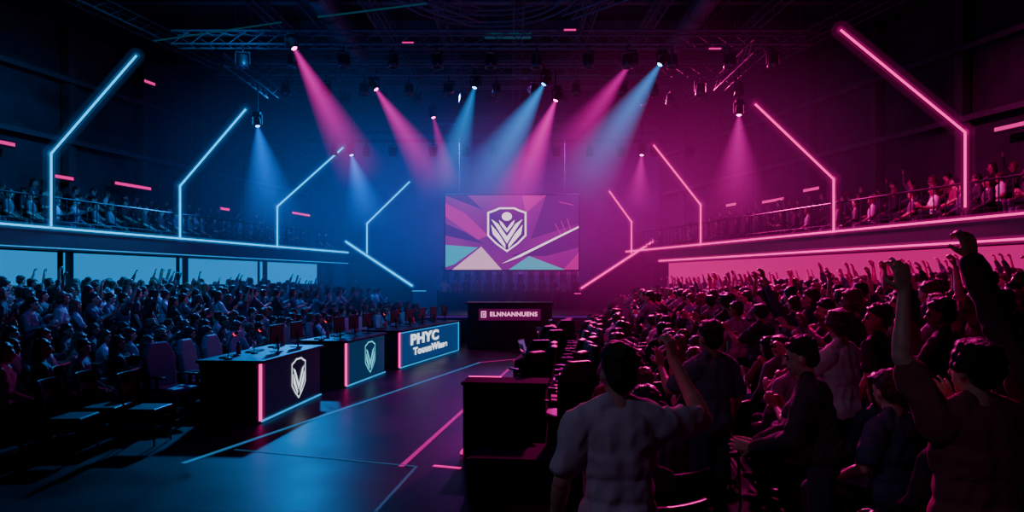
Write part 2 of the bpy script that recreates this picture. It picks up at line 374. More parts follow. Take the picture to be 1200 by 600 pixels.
def dl(i,x,y):
    e,ln,a,p0=frames[i]; return (p0[0]+math.cos(a)*x-math.sin(a)*y, p0[1]+math.sin(a)*x+math.cos(a)*y, 0.934)
mon=[];mic=[];bot=[];key=[];chairs=[]
for i,n in ((0,3),(1,3),(2,5)):
    e,ln,a,p0=frames[i]
    for j in range(n):
        x=ln*(j+0.5)/n
        if not(i==0 and j==0): mon.append((dl(i,x+0.05,0.33),a))
        mic.append((dl(i,x-0.30,0.55),a+math.pi)); key.append((dl(i,x,0.68),a))
        if j%2==0: bot.append((dl(i,x+0.32,0.7),a))
        q=dl(i,x+(0.50 if i==0 else 0.15)+random.uniform(-.06,.06),1.34+random.uniform(-.03,.06)); chairs.append(((q[0],q[1],0),a+math.pi+random.uniform(-.2,.2)))
put(make_monitor,mon); put(make_mic,mic); put(make_bottle,bot); put(make_keyboard,key)
def make_gaming_chair(fab=None,label="dark grey padded swivel chair behind a tournament desk",group="chairs behind the desks"):
    fab=fab or M['chair_grey']
    e=thing("gaming_chair",label,"chair",group=group)
    b=B(); b.box((0,0.02,0.47),(0.50,0.50,0.10)); b.obj("seat",[fab],e,bevel=0.035)
    b=B(); Rm=Matrix.Rotation(math.radians(10),3,'X')
    prof=[(-.22,0),(.22,0),(.25,.25),(.26,.46),(.21,.58),(.15,.68),(-.15,.68),(-.21,.58),(-.26,.46),(-.25,.25)]
    n=len(prof); vs=[]
    for y in (-0.05,0.05):
        for x,z in prof: vs.append(Rm@Vector((x,y,z))+Vector((0,-0.24,0.50)))
    b.add(vs,[tuple(range(n)),tuple(range(n,2*n))[::-1]]+[(i,n+i,n+(i+1)%n,(i+1)%n) for i in range(n)])
    b.obj("backrest",[fab],e,bevel=0.03)
    for sx in (-1,1):
        b=B(); b.box((sx*.29,0.02,0.68),(0.07,0.28,0.035)); b.box((sx*.29,0.0,0.57),(0.035,0.06,0.22)); b.obj("armrest",[M['black']],e,bevel=0.01)
    b=B(); b.cyl((0,0,0.10),(0,0,0.43),0.03); b.obj("column",[M['metal']],e)
    b=B()
    for i in range(5):
        a=2*math.pi*i/5; c_,s_=math.cos(a),math.sin(a)
        b.cyl((0,0,0.12),(c_*.30,s_*.30,0.07),0.028,0.018,8); b.cyl((c_*.30-s_*.02,s_*.30+c_*.02,0.03),(c_*.30+s_*.02,s_*.30-c_*.02,0.03),0.03,0.03,10)
    b.obj("star_base",[M['metal']],e)
    return e
put(make_gaming_chair,chairs)
q=dl(0,0.15,1.42); put(lambda:make_gaming_chair(M['chair_maroon'],"maroon padded swivel chair at the end of a tournament desk","chairs behind the desks"),[((q[0],q[1],0),frames[0][2]+math.pi-.35)])
def make_stack_chair():
    e=thing("spectator_chair","plain black spectator chair on metal legs","chair",group="black spectator chairs")
    b=B(); b.box((0,0,0.45),(0.46,0.44,0.05)); b.obj("seat",[M['chair_dark']],e,bevel=0.02)
    b=B(); n=8; vs=[]
    for z in (0.55,0.72,0.92):
        for off in (0,0.03):
            for i in range(n+1):
                x=-0.23+0.46*i/n; vs.append((x,-0.20-off-0.06*(1-(x/0.23)**2)-0.10*(z-0.5),z))
    w_=n+1
    def id_(zi,o,i): return zi*2*w_+o*w_+i
    fs=[]
    for zi in range(2):
        for i in range(n):
            fs.append((id_(zi,0,i),id_(zi,0,i+1),id_(zi+1,0,i+1),id_(zi+1,0,i))); fs.append((id_(zi,1,i+1),id_(zi,1,i),id_(zi+1,1,i),id_(zi+1,1,i+1)))
        for i in (0,n): fs.append((id_(zi,0,i),id_(zi+1,0,i),id_(zi+1,1,i),id_(zi,1,i)))
    for i in range(n):
        for zi in (0,2): fs.append((id_(zi,0,i),id_(zi,1,i),id_(zi,1,i+1),id_(zi,0,i+1)))
    b.add(vs,fs); b.obj("backrest",[M['chair_dark']],e,smooth=True)
    for sx in (-1,1):
        b=B(); b.tube([(sx*.2,0.2,0),(sx*.2,0.18,0.43)],0.012,8); b.obj("leg",[M['metal']],e)
        b=B(); b.tube([(sx*.2,-0.22,0),(sx*.2,-0.19,0.45),(sx*.21,-0.25,0.88)],0.012,8); b.obj("leg",[M['metal']],e)
    return e
# ---------------------------------------------------------------- right side tech desks
e=thing("equipment_desk","low solid black equipment cabinet with a pink glowing top edge","cabinet",(-0.1,8.15,0),-0.12)
b=B(); b.box((0,0.25,0.43),(1.0,0.45,0.84)); b.obj("body",[M['matte']],e,bevel=0.01)
b=B(); b.box((0,0.25,0.87),(1.04,0.49,0.04)); b.obj("counter_top",[M['matte']],e,bevel=0.01)
b=B(); b.box((-0.30,0.475,0.895),(0.42,0.02,0.012)); b.obj("light_strip",[M['pink']],e)
b=B(); b.box((-0.52,0.25,0.03),(0.03,0.45,0.03)); b.obj("base_light",[M['pink_soft']],e)
e=thing("road_case","low black flight case with metal edges standing on the floor","case",(0.13,6.7,0),-0.1)
b=B(); b.box((0,0.4,0.17),(1.15,0.7,0.34)); b.obj("body",[M['matte']],e,bevel=0.01)
for sx in (-.575,.575):
    b=B(); b.box((sx,0.05,0.17),(0.02,0.02,0.34)); b.obj("edge_trim",[M['rig']],e)
tabs=[];laps=[];dchairs=[]
tz=-math.atan(0.14)
rc=random.Random(5)
for j in range(6):
    d=10.6+j*1.75; x=XR(d)-1.12+rc.uniform(-.08,.08)
    if j in (1,3,5):
        tabs.append(((x,d,0),tz+rc.uniform(-.08,.08)))
        for dy in (-0.45,0.35): laps.append(((x-0.02,d+dy,0.762),math.radians(95+rc.uniform(-25,25))))
    else:
        for dy in (-0.6,0.05,0.6): dchairs.append(((x+0.05+rc.uniform(-.1,.1),d+dy,0),math.radians(60)+rc.uniform(-.6,.6)))
    for dy in (-0.6,0,0.6):
        dchairs.append(((XR(d)-0.42+rc.uniform(-.05,.05),d+dy,0),math.radians(75)+rc.uniform(-.5,.5)))
dchairs=[((XR(9.2)-0.45,9.3,0),1.1),((0.05,9.35,0),0.9),((0.62,8.3,0),0.5)]+dchairs
def make_table():
    e=thing("press_table","narrow black table with a thin pink edge light","table",group="press tables beside the aisle")
    b=B(); b.box((0,0,0.74),(0.42,1.6,0.04)); b.obj("table_top",[M['matte']],e,bevel=0.008)
    b=B(); b.box((-0.19,0,0.36),(0.03,1.55,0.70)); b.obj("front_panel",[M['black']],e)
    b=B(); b.box((-0.215,0,0.74),(0.012,1.56,0.015)); b.obj("light_strip",[M['pink_soft']],e)
    for sy in (-.75,.75):
        b=B(); b.box((0.03,sy,0.36),(0.32,0.04,0.72)); b.obj("side_panel",[M['black']],e)
    return e
put(make_table,tabs)
def make_laptop():
    e=thing("laptop","open dark laptop with a glowing pink rear mark","laptop",group="laptops on the press tables")
    b=B(); b.box((0,0,0.01),(0.34,0.24,0.018)); b.obj("keyboard_base",[M['black']],e,bevel=0.004)
    Rm=Matrix.Rotation(math.radians(-15),3,'X')
    b=B(); b.box((0,0.15,0.14),(0.36,0.012,0.25),R=Rm); b.obj("lid",[M['black']],e,bevel=0.004)
    b=B(); b.box((0,0.143,0.14),(0.33,0.004,0.22),R=Rm); b.obj("display",[emat("laptop_glow",(0.25,0.1,0.5),0.5)],e)
    b=B(); b.box((0,0.158,0.14),(0.30,0.004,0.03),R=Rm); b.obj("rear_mark",[M['pink_soft']],e)
    return e
put(make_laptop,laps)
put(lambda:make_gaming_chair(M['chair_dark'],"dark high-backed swivel chair behind a press table","chairs behind the press tables"),dchairs)
# ---------------------------------------------------------------- floor light lines
def fline(p,q,wd,m,cn):
    p=Vector((*p,0.001));q=Vector((*q,0.001)); d=(q-p).normalized(); n=Vector((-d.y,d.x,0))*wd/2
    b=B(); vs=[p-n,p+n,q+n,q-n]; vs+= [v+Vector((0,0,0.006)) for v in vs]
    b.add(vs,[(3,2,1,0),(4,5,6,7),(0,1,5,4),(1,2,6,5),(2,3,7,6),(3,0,4,7)])
    b.obj("floor_light_line",[m],label="thin %s light line inlaid in the floor"%cn,category="floor light")
def G(px,py): d=H*F/(py-HY); return ((px-600)/F*d,d)
fline(G(215,543),G(562,425),0.06,M['floor_blue'],"pale blue")
fline(G(275,527),G(488,547),0.03,emat("floor_faint_line",(0.03,0.2,0.5),0.25),"faint blue")
fline(G(470,547),G(597,432),0.06,M['floor_pink'],"magenta")
fline(G(508,546),G(540,549),0.06,M['pink_soft'],"pink")
fline(G(560,425),G(640,418),0.05,M['floor_pink'],"magenta")
fline(G(488,547),G(440,600),0.03,D.materials["floor_faint_line"],"faint blue")
# ---------------------------------------------------------------- trusses
def truss(p,q,s=0.35,label="dark lattice lighting truss hung from the ceiling"):
    p=Vector(p);q=Vector(q);d=(q-p);ln=d.length;d.normalize();up=Vector((0,0,1));sd=d.cross(up).normalized()
    b=B(); off=[sd*a*s/2+up*c*s/2 for a,c in((-1,-1),(1,-1),(1,1),(-1,1))]
    for o in off: b.cyl(p+o,q+o,0.028,n=6)
    n=int(ln/0.5)
    for i in range(n):
        a=p+d*ln*i/n; c=p+d*ln*(i+1)/n
        for j in range(4):
            b.cyl(a+off[j],(c+off[(j+1)%4]) ,0.014,n=4)
    for t in (0.12,0.5,0.88):
        a=p+d*ln*t; b.cyl(a+up*s/2,Vector((a.x,a.y,10.49)),0.012,n=4)
    b.obj("lighting_truss",[M['rig']],label=label,category="truss",group="ceiling lighting trusses")
for d_,z_,a_,c_ in ((18.2,8.55,-9,8),(20.9,8.55,-9,8),(26.6,7.75,-8,6.5),(14.6,9.2,-10,10),(24,9.1,-8,7),(16.4,9.4,-10,9),(22.5,9.5,-8.5,7.5),(30,9.2,-7,6),(28.3,8.7,-7,6)):
    truss((a_,d_,z_),(c_,d_,z_))
for x in (-7.5,-6,-4.2,-2.2,0.2,2.4,4.4,6,7.8): truss((x,13,9.85),(x*0.85,31,9.85),0.28)
truss((-8.06,19.5,8.45),(-8.06,23,8.45)); truss((6.7,18.4,8.45),(6.7,22,8.45))
truss((-11.5,15,9.3),(-8.5,27,9.3)); truss((10.5,14,9.3),(6.8,27,9.3)); truss((-3.5,15,8.9),(-0.9,17.6,8.9)); truss((3.8,15,9.0),(1.4,17.4,9.0))
for d_ in (14.0,17.2,19.6,22.0,25.4,28.0):
    b=B(); b.box((-0.7,d_,10.28),(24,0.22,0.40)); b.obj("roof_beam",[M['rig']],label="heavy dark steel roof beam under the ceiling",category="beam",group="steel roof beams")
b=B(); n=28
for rr in (1.9,2.2):
    for zz in (8.9,9.2):
        for i in range(n):
            a0=2*math.pi*i/n;a1=2*math.pi*(i+1)/n
            b.cyl((rr*math.cos(a0)-0.6,16+rr*math.sin(a0),zz),(rr*math.cos(a1)-0.6,16+rr*math.sin(a1),zz),0.025,n=5)
for i in range(n):
    a0=2*math.pi*i/n; a1=2*math.pi*(i+.5)/n
    b.cyl((1.9*math.cos(a0)-0.6,16+1.9*math.sin(a0),8.9),(2.2*math.cos(a1)-0.6,16+2.2*math.sin(a1),9.2),0.014,n=4)
b.obj("circular_truss",[M['rig']],label="round dark lattice truss under the ceiling",category="truss")
for x,y0,y1,z in ((-5.1,10,30,9.6),(5.2,10,30,9.6)):
    b=B(); b.cyl((x,y0,z),(x,y1,z),0.3,n=16)
    for yy in np.arange(y0,y1,1.5): b.cyl((x,yy,z),(x,yy+0.06,z),0.33,n=16)
    b.obj("ventilation_duct",[M['rig']],label="round dark ventilation duct under the ceiling",category="duct",group="ceiling ducts")
b=B(); b.cyl(W(372,20,15),W(500,4,15),0.02,n=6); b.obj("ceiling_light_strip",[emat("dim_cyan",(0.0,0.25,0.4),0.15)],label="dim cyan light strip under the ceiling",category="light strip")
b=B(); b.cyl(W(180,48,15),W(330,26,15),0.015,n=6); b.obj("ceiling_light_strip",[D.materials["dim_cyan"]],label="dim cyan light strip under the ceiling",category="light strip")
b=B(); b.box(W(595,42,19),(1.3,0.2,0.10)); b.obj("ceiling_light_strip",[D.materials["dim_cyan"]],label="short dim blue panel under the ceiling",category="light strip")
for px,py,d in ((478,50,18),(668,35,17),(838,57,17)):
    b=B(); b.box(W(px,py,d),(0.3,0.05,0.03)); b.obj("marker_light",[M['pink_soft']],label="tiny pink marker light on the ceiling rigging",category="light",group="tiny marker lights")
# led signs on outer walls
for (px,py,lw,sd) in ((155,218,1.6,-1),(174,97,0.5,-1),(73,208,0.7,-1),(352,251,1.6,-1),(262,245,0.6,-1),(6,168,0.5,-1),(907,235,1.3,1),(952,222,0.8,1),(1187,148,0.9,1),(858,240,0.7,1)):
    r=(px-600)/F
    d=(-16.32-OUT+0.6)/(r-0.27) if sd<0 else (14.1+OUT-0.6)/(r+0.287)
    d=min(d,36); p=W(px,py,d); p.x=(L(d)-OUT+0.6) if sd<0 else (R_(d)+OUT-0.6)
    e=thing("led_sign","small pink glowing sign bar mounted on the wall","led sign",p,(math.atan2(1,0.27) if sd<0 else math.atan2(1,-0.287)),"pink wall signs")
    b=B(); b.box((0,0,0),(lw*1.1,0.1,0.2)); b.obj("housing",[M['black']],e)
    b=B(); b.box((0,(-0.06 if sd<0 else 0.06),0),(lw,0.02,0.1)); b.obj("light_bar",[M['pink_soft']],e)
    b=B(); b.box((0,(0.3 if sd<0 else -0.3),0),(0.06,0.56,0.06)); b.obj("wall_bracket",[M['black']],e)
# ---------------------------------------------------------------- spotlights with painted haze beams
def nodes_math(nt):
    N=nt.nodes.new; Lk=nt.links.new
    def math_(op,a,b_=None,clamp=False):
        n=N("ShaderNodeMath"); n.operation=op; n.use_clamp=clamp
        for i,v in enumerate((a,b_)):
            if v is None: continue
            if isinstance(v,(int,float)): n.inputs[i].default_value=v
            else: Lk(v,n.inputs[i])
        return n.outputs[0]
    return math_
def beam_mat(name,color,s,Ln,Rr):  # beam painted as the cone's own emission, nothing is scattered
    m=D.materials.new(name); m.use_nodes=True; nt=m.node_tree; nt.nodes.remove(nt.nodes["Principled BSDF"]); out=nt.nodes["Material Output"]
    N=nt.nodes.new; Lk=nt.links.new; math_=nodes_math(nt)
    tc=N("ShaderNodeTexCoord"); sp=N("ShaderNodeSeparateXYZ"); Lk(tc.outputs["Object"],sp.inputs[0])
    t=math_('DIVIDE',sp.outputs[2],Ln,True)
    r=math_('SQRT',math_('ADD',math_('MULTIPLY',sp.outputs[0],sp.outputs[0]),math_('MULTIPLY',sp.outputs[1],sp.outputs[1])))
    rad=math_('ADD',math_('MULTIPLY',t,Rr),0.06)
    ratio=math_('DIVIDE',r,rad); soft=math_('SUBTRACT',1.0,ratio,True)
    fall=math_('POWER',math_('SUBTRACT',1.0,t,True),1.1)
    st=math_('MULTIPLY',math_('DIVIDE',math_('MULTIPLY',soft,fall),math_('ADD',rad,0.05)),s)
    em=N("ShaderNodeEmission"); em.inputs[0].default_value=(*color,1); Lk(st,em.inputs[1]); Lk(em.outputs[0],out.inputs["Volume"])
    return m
BL=(0.0,0.2,1.0); CY=(0.0,0.33,1.0); MG=(1.0,0.0,0.5)
spots=[(345,57,17.3,430,215,34,MG,1.0),(441,105,21,520,225,30,MG,0.9),(556,103,20.8,515,240,34,CY,0.8),(637,99,20.4,545,250,48,CY,1.0),
 (651,118,20.4,592,262,38,MG,1.15),(737,77,18.7,650,195,32,MG,0.7),(773,76,18.6,667,235,46,CY,0.85),(302,148,21.5,322,275,46,BL,1.1),(412,182,26.5,435,270,34,BL,1.1),
 (866,135,20.1,862,262,46,MG,0.6),(752,182,26.5,746,250,22,MG,0.5),(508,138,24.6,530,225,16,MG,0.4)]
for px,py,d,tx,ty,rp,cc,s in spots:
    p=W(px,py,d); q=W(tx,ty,d-0.6); ax=(q-p); Ln=ax.length; Rr=rp/F*d; ax.normalize()
    e=thing("stage_spotlight","black moving-head spotlight throwing a %s beam"%("magenta" if cc is MG else "blue"),"spotlight",p,0,"moving-head stage lights")
    Q=Vector((0,0,1)).rotation_difference(ax)
    def part(b,name,m,sm=False):
        o=b.obj(name,[m],e,smooth=sm); o.rotation_mode='QUATERNION'; o.rotation_quaternion=Q; return o
    b=B(); b.lathe([(0,-0.32),(0.08,-0.30),(0.11,-0.22),(0.10,-0.1),(0.095,0.0),(0.08,0.0),(0.075,-0.03)]); part(b,"lamp_head",M['matte'],True)
    b=B(); b.lathe([(0,0.01),(0.05,0.01),(0.072,-0.01)]); part(b,"lens",emat("lens_glow",tuple(0.1+0.9*c for c in cc),12))
    b=B(); b.box((0.15,0,0.05),(0.025,0.06,0.28)); b.box((-0.15,0,0.05),(0.025,0.06,0.28)); b.box((0,0,0.20),(0.32,0.09,0.05)); b.box((0,0,0.26),(0.22,0.15,0.09))
    o=b.obj("yoke",[M['matte']],e); o.location=-ax*0.15
    b=B(); b.cyl((0,0,0.30),(0,0,max(0.6,8.35-p.z)),0.02,n=6); b.obj("hanging_clamp",[M['matte']],e)
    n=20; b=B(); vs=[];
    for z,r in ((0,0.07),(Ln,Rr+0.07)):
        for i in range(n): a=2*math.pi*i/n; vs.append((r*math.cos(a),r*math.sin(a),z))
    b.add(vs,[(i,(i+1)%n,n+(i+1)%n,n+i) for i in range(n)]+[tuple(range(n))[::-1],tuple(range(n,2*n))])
    o=part(b,"painted_beam",beam_mat("painted_beam_glow",cc,s*1.05,Ln,Rr)); o["label"]="painted soft light beam, an emissive cone"
    ld=D.lights.new("lamp",'SPOT'); ld.energy=1300*s; ld.color=cc; ld.spot_size=math.radians(32); ld.spot_blend=0.8; ld.shadow_soft_size=0.05
    lo=D.objects.new("lamp_light",ld); col.objects.link(lo); lo.parent=e; lo.location=ax*0.05; lo.rotation_mode='QUATERNION'
    lo.rotation_quaternion=ax.to_track_quat('-Z','Y')
def make_fixture():
    e=thing("stage_spotlight","unlit black stage lantern hanging from a truss","spotlight",group="unlit stage lanterns")
    b=B(); b.lathe([(0,0.36),(0.12,0.34),(0.14,0.1),(0.16,0.0),(0.13,0.0),(0.12,0.05),(0,0.06)]); b.obj("lamp_head",[M['black']],e,smooth=True)
    b=B(); b.box((0.18,0,0.25),(0.025,0.06,0.3)); b.box((-0.18,0,0.25),(0.025,0.06,0.3)); b.box((0,0,0.41),(0.38,0.06,0.03)); b.cyl((0,0,0.41),(0,0,0.6),0.02); b.obj("yoke",[M['black']],e)
    return e
fx=[]
for d,z in ((18.2,7.8),(20.9,7.8),(14.6,8.45),(26.6,7.0),(24,8.35)):
    for x in np.arange(-7,7.1,1.27 if d!=14.6 else 1.0):
        fx.append(((x+random.uniform(-.2,.2),d,z),random.uniform(0,3)))
put(make_fixture,fx)
# painted haze light: ellipsoids whose own emission fades smoothly to nothing at the rim
def haze(c,r,colr,s,lab):
    m=D.materials.new("painted_haze_bank"); m.use_nodes=True; nt=m.node_tree; nt.nodes.remove(nt.nodes["Principled BSDF"]); math_=nodes_math(nt)
    tc=nt.nodes.new("ShaderNodeTexCoord"); vl=nt.nodes.new("ShaderNodeVectorMath"); vl.operation='LENGTH'; nt.links.new(tc.outputs["Object"],vl.inputs[0])
    f=math_('SUBTRACT',1.0,math_('MULTIPLY',vl.outputs["Value"],vl.outputs["Value"]),True)
    st=math_('MULTIPLY',math_('MULTIPLY',f,f),s)
    em=nt.nodes.new("ShaderNodeEmission"); em.inputs[0].default_value=(*colr,1); nt.links.new(st,em.inputs[1]); nt.links.new(em.outputs[0],nt.nodes["Material Output"].inputs["Volume"])
    b=B(); prof=[(math.sin(math.pi*i/20),-math.cos(math.pi*i/20)) for i in range(21)]
    b.lathe(prof,n=32); o=b.obj("painted_haze",[m]); o.location=c; o.scale=r
    o["kind"]="stuff"; o["label"]=lab; o["category"]="haze"
haze((-5.2,25,4.7),(9,11,6.0),(0.0,0.17,1.0),0.022,"painted blue haze glow beside the screen")
haze((5.0,23.5,4.7),(8.5,11,6.0),(1.0,0.0,0.45),0.021,"painted magenta haze glow beside the screen")
haze((0,25,5.0),(7,8,5.0),(0.5,0.02,1.0),0.010,"painted purple haze glow above the stage")
# ---------------------------------------------------------------- humans
def matr(name,ramp,rough,bump=0,bs_=9):
    m=D.materials.new(name); m.use_nodes=True; nt=m.node_tree; bs=nt.nodes["Principled BSDF"]; bs.inputs["Roughness"].default_value=rough
    oi=nt.nodes.new("ShaderNodeObjectInfo"); ge=nt.nodes.new("ShaderNodeNewGeometry"); ad=nt.nodes.new("ShaderNodeMath"); ad.operation='ADD'
    nt.links.new(oi.outputs["Random"],ad.inputs[0]); nt.links.new(ge.outputs["Random Per Island"],ad.inputs[1])
    fr=nt.nodes.new("ShaderNodeMath"); fr.operation='FRACT'; nt.links.new(ad.outputs[0],fr.inputs[0])
    r=nt.nodes.new("ShaderNodeValToRGB"); cr=r.color_ramp; cr.interpolation='CONSTANT'
    cr.elements[0].color=(*ramp[0],1); cr.elements[1].position=1/len(ramp); cr.elements[1].color=(*ramp[1],1)
    for i,c in enumerate(ramp[2:],2): x=cr.elements.new(i/len(ramp)); x.color=(*c,1)
    nt.links.new(fr.outputs[0],r.inputs[0]); nt.links.new(r.outputs[0],bs.inputs["Base Color"])
    if bump:
        tc=nt.nodes.new("ShaderNodeTexCoord"); n=nt.nodes.new("ShaderNodeTexNoise"); n.inputs["Scale"].default_value=bs_; n.inputs["Distortion"].default_value=1.2
        bp=nt.nodes.new("ShaderNodeBump"); bp.inputs["Strength"].default_value=bump; bp.inputs["Distance"].default_value=0.03
        nt.links.new(tc.outputs["Object"],n.inputs["Vector"]); nt.links.new(n.outputs["Fac"],bp.inputs["Height"]); nt.links.new(bp.outputs[0],bs.inputs["Normal"])
    return m
PM=[matr("skin",[(0.5,0.3,0.21),(0.33,0.19,0.12),(0.55,0.36,0.27),(0.2,0.11,0.08)],0.42),
    matr("shirt_fabric",[(0.02,0.02,0.03),(0.12,0.12,0.15),(0.05,0.06,0.09),(0.015,0.015,0.02),(0.5,0.5,0.52),(0.06,0.08,0.14),(0.2,0.05,0.08),(0.025,0.025,0.03),(0.25,0.25,0.3),(0.015,0.015,0.02)],0.8,0.4),
    matr("trouser_fabric",[(0.015,0.015,0.02),(0.03,0.035,0.06)],0.85,0.3),
    matr("hair",[(0.008,0.006,0.005),(0.025,0.015,0.012),(0.07,0.035,0.018),(0.01,0.008,0.008),(0.12,0.07,0.035)],0.42,0.8,40),
    mat("shoe_rubber",(0.02,0.02,0.02),0.6),mat("eye_dark",(0.03,0.02,0.02),0.2),mat("lip_tone",(0.3,0.12,0.1),0.5)]
def V3(*a): return np.array(a,float)
class Hum:
    def __init__(s): s.p=[]
    def cap(s,a,b,ra,rb,m): s.p.append(['c',np.array(a,float),np.array(b,float),ra,rb,m])
    def ell(s,c,r,m,R=None): s.p.append(['e',np.array(c,float),np.array(R if R is not None else np.eye(3),float),np.array(r,float),0,m])
    def xf(s,i0,Rm,piv,tr=(0,0,0)):
        Rm=np.array(Rm); piv=np.array(piv,float); tr=np.array(tr,float)
        for q in s.p[i0:]:
            q[1]=Rm@(q[1]-piv)+piv+tr
            if q[0]=='c': q[2]=Rm@(q[2]-piv)+piv+tr
            else: q[2]=Rm@q[2]
def hand(h,Wp,dr,nm,side,curl=0.3,rf=1.0,spread=0.22):
    dr=dr/np.linalg.norm(dr); nm=nm-dr*np.dot(nm,dr); nm/=np.linalg.norm(nm); lat=np.cross(dr,nm)*side
    for i,o in enumerate((0.030,0.011,-0.009,-0.027)):
        st=Wp+dr*0.012+lat*o*0.5; kn=Wp+dr*(0.095-0.006*abs(i-1))+lat*o
        h.cap(st,kn,0.016,0.0125*rf,0)
        ang=0; p=kn; d0=dr+lat*(o/0.03)*spread
        d0/=np.linalg.norm(d0)
        for j,ln in enumerate(np.array((0.040,0.026,0.020))*(0.95,1.08,1.0,0.8)[i]):
            ang+=curl*(0.6+0.4*j); dd=d0*math.cos(ang)+nm*math.sin(ang); q=p+dd*ln
            r0=(0.0095-0.0008*j)*rf; h.cap(p,q,r0,r0*0.93,0); p=q
    p=Wp+dr*0.025+lat*0.022; d1=dr*0.55+lat*0.8+nm*0.2; d1/=np.linalg.norm(d1); q=p+d1*0.045; h.cap(p,q,0.015,0.0115*rf,0)
    d2=dr*0.85+lat*0.4+nm*(0.2+curl*0.5); d2/=np.linalg.norm(d2); h.cap(q,q+d2*0.032,0.011*rf,0.009*rf,0)
ARM={'down':((.25,-.02,1.17),(.27,.10,.93),(0,.25,-1),(-1,0,0)),
 'up':((.29,.10,1.67),(.22,.13,1.93),(-.05,.1,1),(0,1,0)),
 'up2':((.36,.04,1.64),(.37,.12,1.90),(.1,.15,1),(0,1,0)),
 'clap':((.27,.10,1.20),(.055,.33,1.26),(-.1,.6,.8),(-1,0,0)),
 'mid':((.27,.14,1.24),(.18,.36,1.38),(-.1,.3,1),(0,.6,-.8)),
 'lap':((.25,.04,1.17),(.14,.28,1.04),(-.3,1,-.1),(0,-.1,-1))}
def human(armL,armR,seated=False,hair='short',sleeve='short',head_yaw=0,head_tilt=0,lean=0,rf=1.25,curlL=0.28,curlR=0.28,slim=1.0):
    h=Hum()
    for s in (-1,1):
        if not seated:
            h.cap((s*.09,0,.93),(s*.10,.015,.50),.088,.06,2); h.cap((s*.10,.015,.50),(s*.105,-.01,.10),.06,.045,2)
            h.cap((s*.105,-.03,.055),(s*.12,.15,.04),.048,.036,4)
        else:
            h.cap((s*.10,0,.96),(s*.13,.44,.93),.088,.062,2); h.cap((s*.13,.44,.93),(s*.13,.42,.52),.062,.045,2)
            h.cap((s*.13,.40,.465),(s*.14,.57,.445),.045,.036,4)
    h.ell((0,0,.97),(.160,.12,.13),2)
    i0=len(h.p)
    h.ell((0,0.0,1.02),(.175*slim,.13,.13),1)
    h.ell((0,0.005,1.12),(.160*slim,.118,.18),1); h.ell((0,.0,1.28),(.176*slim,.118,.19),1); h.cap((-.145,-.01,1.42),(.145,-.01,1.42),.064,.064,1)
    h.ell((0,-.055,1.36),(.14,.062,.12),1)
    for s in (-1,1): h.cap((s*.05,-.015,1.50),(s*.16,-.01,1.425),.033,.056,1)
    for s,ar,cu in ((-1,armL,curlL),(1,armR,curlR)):
        E,Wr,dr,nm=ARM[ar]
        f=lambda v:np.array((v[0]*s,v[1],v[2]),float)
        E=f(E);Wr=f(Wr);dr=f(dr);nm=f(nm); Sh=V3(s*.178,-.01,1.405)
        if sleeve=='short':
            mid=Sh+(E-Sh)*0.70; h.cap(Sh,mid,.064,.062,1); h.cap(Sh,E,.048,.040,0); h.cap(E,Wr,.041,.026,0)
            h.cap(E+(Wr-E)*.15,E+(Wr-E)*.4,.043,.039,0)
        else:
            h.cap(Sh,E,.063,.052,1); h.cap(E,Wr-(Wr-E)*.06,.052,.036,1); h.cap(E+(Wr-E)*.8,Wr,.03,.026,0)
        hand(h,Wr,dr,nm,-s,cu,rf)
    h.cap((0,-.02,1.44),(0,.0,1.57),.054,.050,0)
    j0=len(h.p); c=V3(0,.005,1.635)
    def E_(o,r,m): h.ell(c+np.array(o),r,m)
    E_((0,-.012,.018),(.074,.096,.098),0); E_((0,.018,-.035),(.060,.072,.082),0); E_((0,.058,-.092),(.027,.026,.022),0)
    h.cap(c+V3(0,.090,.0),c+V3(0,.108,-.030),.009,.0135,0)
    for s in (-1,1):
        E_((s*.074,-.004,-.018),(.011,.016,.027),0); E_((s*.030,.080,.004),(.014,.010,.008),5); h.cap(c+V3(s*.014,.088,.024),c+V3(s*.045,.078,.026),.007,.006,3)
    E_((0,.086,-.060),(.024,.010,.008),6)
    E_((0,-.026,.040),(.079,.092,.088),3)
    E_((0,-.050,-.005),(.071,.068,.075),3)
    rs=random.Random(3)
    if hair!='curly':
        for i in range(30):
            a=i*2.4; zz=.05+.075*i/30; rr=.078*math.sqrt(max(.03,1-(zz/.132)**2)); y=-.026+rr*1.1*math.sin(a)
            if y>.045 and zz<.07: continue
            E_((rr*math.cos(a),y,.005+zz),(.012+rs.random()*.012,.016+rs.random()*.016,.016),3)
        for i in range(5): E_((-.04+.02*i,.060+.004*(i%2),.088-.004*abs(i-2)),(.016,.016,.014+.006*(i%2)),3)
    if hair=='long':
        h.cap(c+V3(0,-.06,0),c+V3(0,-.085,-.2),.075,.05,3); h.cap(c+V3(-.06,-.03,0),c+V3(-.06,-.05,-.18),.03,.02,3); h.cap(c+V3(.06,-.03,0),c+V3(.06,-.05,-.18),.03,.02,3)
    if hair=='curly':
        for i in range(34):
            a=i*2.4; zz=-.02+.12*((i*7)%34)/34; rr=.080*math.sqrt(max(.05,1-(zz/.13)**2)); y=-.02+rr*math.sin(a)
            if y>.055 and zz<.06: continue
            E_((rr*math.cos(a)*.95,y,.01+zz),(.026,.026,.026),3)
    Rz=Matrix.Rotation(head_yaw,3,'Z')@Matrix.Rotation(head_tilt,3,'X'); h.xf(j0,Rz,c-V3(0,.01,.09))
    if lean: h.xf(i0,Matrix.Rotation(-lean,3,'X'),(0,0,1.0))
    if seated:
        for q in h.p:
            q[1][2]-=0.40
            if q[0]=='c': q[2][2]-=0.40
    return h
